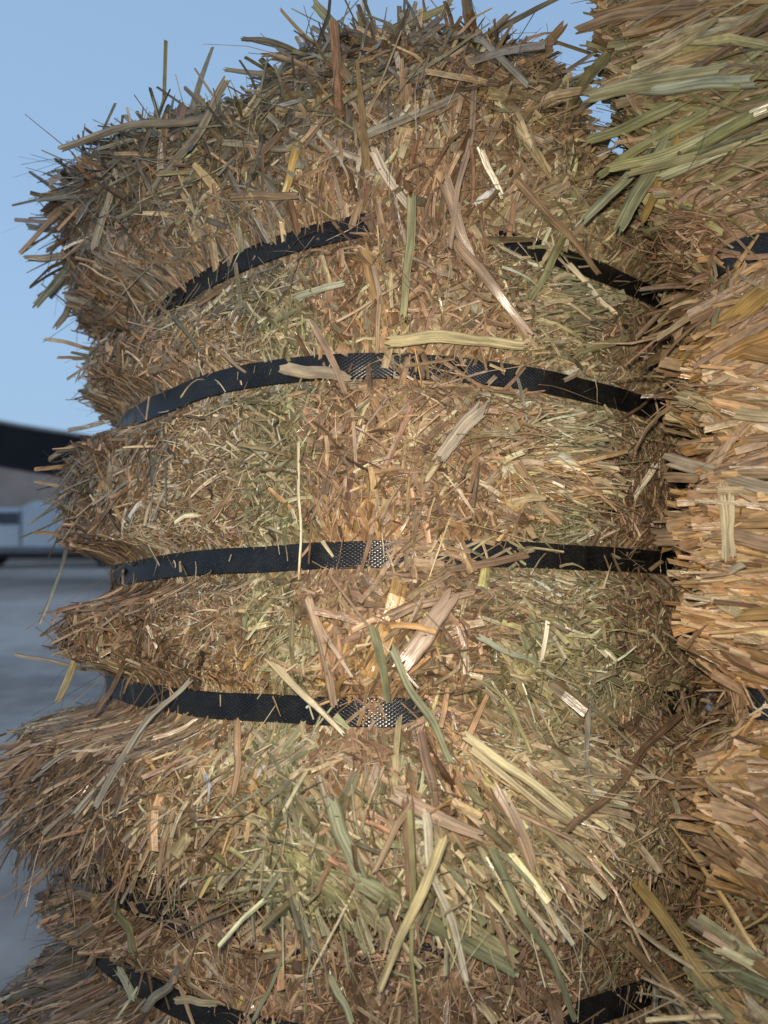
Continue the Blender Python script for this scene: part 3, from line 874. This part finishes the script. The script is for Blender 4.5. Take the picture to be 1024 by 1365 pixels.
# dark tarpaulin canopy
can = bpy.data.objects.new("canopy", None); COL.objects.link(can); can.location = (-8, 15, 0)
can["label"] = "dark sagging tarpaulin canopy roof behind the left side of the stack"; can["category"] = "canopy"
DARKF = plain("dark_tarpaulin", (.020, .022, .032), .7, 2, .25)
STEEL = plain("grey_steel", (.30, .30, .31), .45, 6, .1)
nx, ny = 60, 10
X = np.linspace(-14, -3.4, nx); Y = np.linspace(13.6, 17.5, ny)
rows = []
for y in Y:
    t = (y - 13.6) / 3.9
    top = 2.96 - .185 * (X + 7) + .015 * np.sin(X * 2.3 + y) + .05 * t
    bot = top - .74 + .04 * np.sin(X * 1.2 + 1) - .05 * (X + 7)
    rows.append(np.stack([np.stack([X, np.full(nx, y), top], -1), np.stack([X, np.full(nx, y), bot], -1)], 0))
V = np.stack(rows)                                    # ny,2,nx,3
idx = np.arange(V[..., 0].size).reshape(ny, 2, nx)
Q = []
for s in (0, 1):
    a = idx[:, s]; Q.append(np.stack([a[:-1, :-1], a[:-1, 1:], a[1:, 1:], a[1:, :-1]], -1).reshape(-1, 4))
for j in (0, ny - 1):
    a = idx[j]; Q.append(np.stack([a[0, :-1], a[0, 1:], a[1, 1:], a[1, :-1]], -1).reshape(-1, 4))
for i in (0, nx - 1):
    a = idx[:, :, i]; Q.append(np.stack([a[:-1, 0], a[1:, 0], a[1:, 1], a[:-1, 1]], -1).reshape(-1, 4))
link("tarpaulin", mesh_from("tarpaulin", V.reshape(-1, 3), np.concatenate(Q), mats=[DARKF]), can)
# pale piping along the top front edge
e = V[0, 0]; r_ = .035
ring = np.stack([e + np.array([0, r_ * math.cos(a) - .02, r_ * math.sin(a) + .02]) for a in np.linspace(0, 2 * np.pi, 8, endpoint=False)], 1)
idx = np.arange(nx * 8).reshape(nx, 8)
q = np.stack([idx[:-1], idx[1:], np.roll(idx[1:], -1, 1), np.roll(idx[:-1], -1, 1)], -1).reshape(-1, 4)
link("edge_pipe", mesh_from("edge_pipe", ring.reshape(-1, 3), q, mats=[STEEL]), can)
for x in (-13.8, -3.6):
    for y in (13.8, 17.3):
        zt = 2.96 - .185 * (x + 7) - .3
        box_bm("post", [(x - .05, x + .05, y - .05, y + .05, 0, zt)], STEEL, can, .012)

# brown wall far behind
wl = bpy.data.objects.new("boundary_wall", None); COL.objects.link(wl); wl.location = (-18, 27, 0)
wl["label"] = "dusty mauve brown wall far behind the white van"; wl["category"] = "wall"
box_bm("wall_face", [(-34, -2.5, 27, 27.3, 0, 3.3)], plain("mud_render", (.33, .27, .235), .9, 1.3, .12), wl)
box_bm("coping", [(-34.05, -2.45, 26.95, 27.35, 3.3, 3.42)], plain("coping_concrete", (.33, .28, .25), .9, 2, .1), wl, .02)

# white van
van = bpy.data.objects.new("parked_van", None); COL.objects.link(van); van.location = (-10.2, 22.9, 0)
van["label"] = "blurred white van parked in the distance beneath the dark canopy"; van["category"] = "van"
WHITE = plain("white_paint", (.62, .66, .70), .35, 1.5, .05)
GLASS = plain("dark_window_glass", (.05, .06, .075), .12, 2, .1)
RUB = plain("black_rubber", (.025, .025, .027), .8, 8, .2)
TRIM = plain("grey_trim", (.16, .17, .19), .5, 4, .1)
VB = [(-12.9, .42), (-7.35, .42), (-7.3, 1.55), (-7.5, 1.84), (-10.15, 1.9), (-10.35, 1.72), (-11.4, 1.70), (-12.0, 1.28), (-12.85, 1.05)]
import bmesh
bm = bmesh.new()
f0 = [bm.verts.new((x, 22.0, z)) for x, z in VB]
f1 = [bm.verts.new((x, 23.8, z)) for x, z in VB]
bm.faces.new(f0); bm.faces.new(f1[::-1])
for i in range(len(VB)):
    j = (i + 1) % len(VB)
    bm.faces.new([f0[j], f0[i], f1[i], f1[j]])
bmesh.ops.recalc_face_normals(bm, faces=bm.faces[:])
bmesh.ops.bevel(bm, geom=bm.edges[:], offset=.06, segments=3, affect="EDGES")
me = bpy.data.meshes.new("body"); bm.to_mesh(me); bm.free(); me.materials.append(WHITE)
link("body", me, van)
box_bm("window", [(-11.75, -10.45, 21.97, 21.995, 1.24, 1.58)], GLASS, van, .008)
box_bm("sill_trim", [(-12.6, -7.5, 21.95, 21.99, .44, .60)], TRIM, van, .01)
box_bm("door_seam", [(-10.42, -10.36, 21.985, 21.999, .62, 1.66)], TRIM, van)
box_bm("chassis", [(-12.6, -7.6, 22.1, 23.7, .26, .43)], RUB, van, .03)


def wheel(x, y):
    bm = bmesh.new()
    segs = 28
    prof = [(.20, -.10), (.31, -.11), (.34, -.07), (.34, .07), (.31, .11), (.20, .10)]
    vs = [[bm.verts.new((x + r * math.cos(2 * math.pi * i / segs), y + w, .34 + r * math.sin(2 * math.pi * i / segs))) for r, w in prof] for i in range(segs)]
    for i in range(segs):
        a, b2 = vs[i], vs[(i + 1) % segs]
        for j in range(len(prof)):
            k = (j + 1) % len(prof)
            bm.faces.new([a[j], b2[j], b2[k], a[k]])
    bmesh.ops.recalc_face_normals(bm, faces=bm.faces[:])
    me = bpy.data.meshes.new("wheel"); bm.to_mesh(me); bm.free(); me.materials.append(RUB)
    o = link("wheel", me, van)
    bm = bmesh.new()
    bmesh.ops.create_cone(bm, cap_ends=True, segments=24, radius1=.205, radius2=.16, depth=.16)
    for v in bm.verts:
        v.co = (x + v.co.x, y - .01 + v.co.z * -1, .34 + v.co.y)
    me = bpy.data.meshes.new("rim"); bm.to_mesh(me); bm.free(); me.materials.append(STEEL)
    r = bpy.data.objects.new("rim", me); COL.objects.link(r); r.parent = o
    return o


for x in (-11.9, -7.95):
    for y in (22.1, 23.7):
        wheel(x, y)

# ------------------------------------------------------------------ light
w = bpy.data.worlds.new("World"); scene.world = w; w.use_nodes = True
nt = w.node_tree
sky = nt.nodes.new("ShaderNodeTexSky"); sky.sky_type = "NISHITA"; sky.sun_disc = False
SUN_EL, SUN_ROT = math.radians(8), math.radians(150)
sky.sun_elevation = SUN_EL; sky.sun_rotation = SUN_ROT; sky.air_density = 1.0; sky.dust_density = 3.0; sky.ozone_density = 4.0
gm = nt.nodes.new("ShaderNodeGamma"); gm.inputs[1].default_value = .18      # thick even dusk haze flattens the gradient
tn = nt.nodes.new("ShaderNodeVectorMath"); tn.operation = "MULTIPLY"; tn.inputs[1].default_value = (1.49, 1.98, 2.60)
nt.links.new(sky.outputs[0], gm.inputs[0]); nt.links.new(gm.outputs[0], tn.inputs[0])
nt.links.new(tn.outputs[0], nt.nodes["Background"].inputs[0])
nt.nodes["Background"].inputs[1].default_value = .12

sl = bpy.data.lights.new("sun", "SUN"); sl.energy = .12; sl.angle = math.radians(12); sl.color = (1, .86, .72)
so = bpy.data.objects.new("sun", sl); COL.objects.link(so)
so.rotation_euler = (math.pi / 2 - SUN_EL, 0, math.pi - SUN_ROT)

# the phone's own lamp, lit in the photograph (its glints show on every strap)
fl = bpy.data.lights.new("phone_flash", "SPOT"); fl.spot_size = math.radians(106); fl.spot_blend = 1.0; fl.energy = 11.5; fl.shadow_soft_size = .010; fl.color = (1, .88, .71)
fo = bpy.data.objects.new("phone_flash", fl); COL.objects.link(fo)
fo.location = (-.012, -.004, CAM_H + .030)
fo.rotation_euler = (math.pi / 2 - .03, 0, -.03)

# ------------------------------------------------------------------ camera
cd = bpy.data.cameras.new("camera"); co = bpy.data.objects.new("camera", cd); COL.objects.link(co)
co.location = (0, 0, CAM_H); co.rotation_euler = (math.pi / 2 + PITCH, 0, 0)
cd.sensor_fit = "VERTICAL"; cd.sensor_height = 36; cd.sensor_width = 27; cd.lens = 36 * FPX / 1365
cd.clip_start = .02; cd.clip_end = 2000
cd.dof.use_dof = True; cd.dof.focus_distance = .64; cd.dof.aperture_fstop = 5.0
scene.camera = co
scene.view_settings.view_transform = "Standard"; scene.view_settings.look = "None"
scene.view_settings.exposure = 1.0; scene.view_settings.gamma = 1
scene.cycles.use_denoising = True
scene.cycles.max_bounces = 6
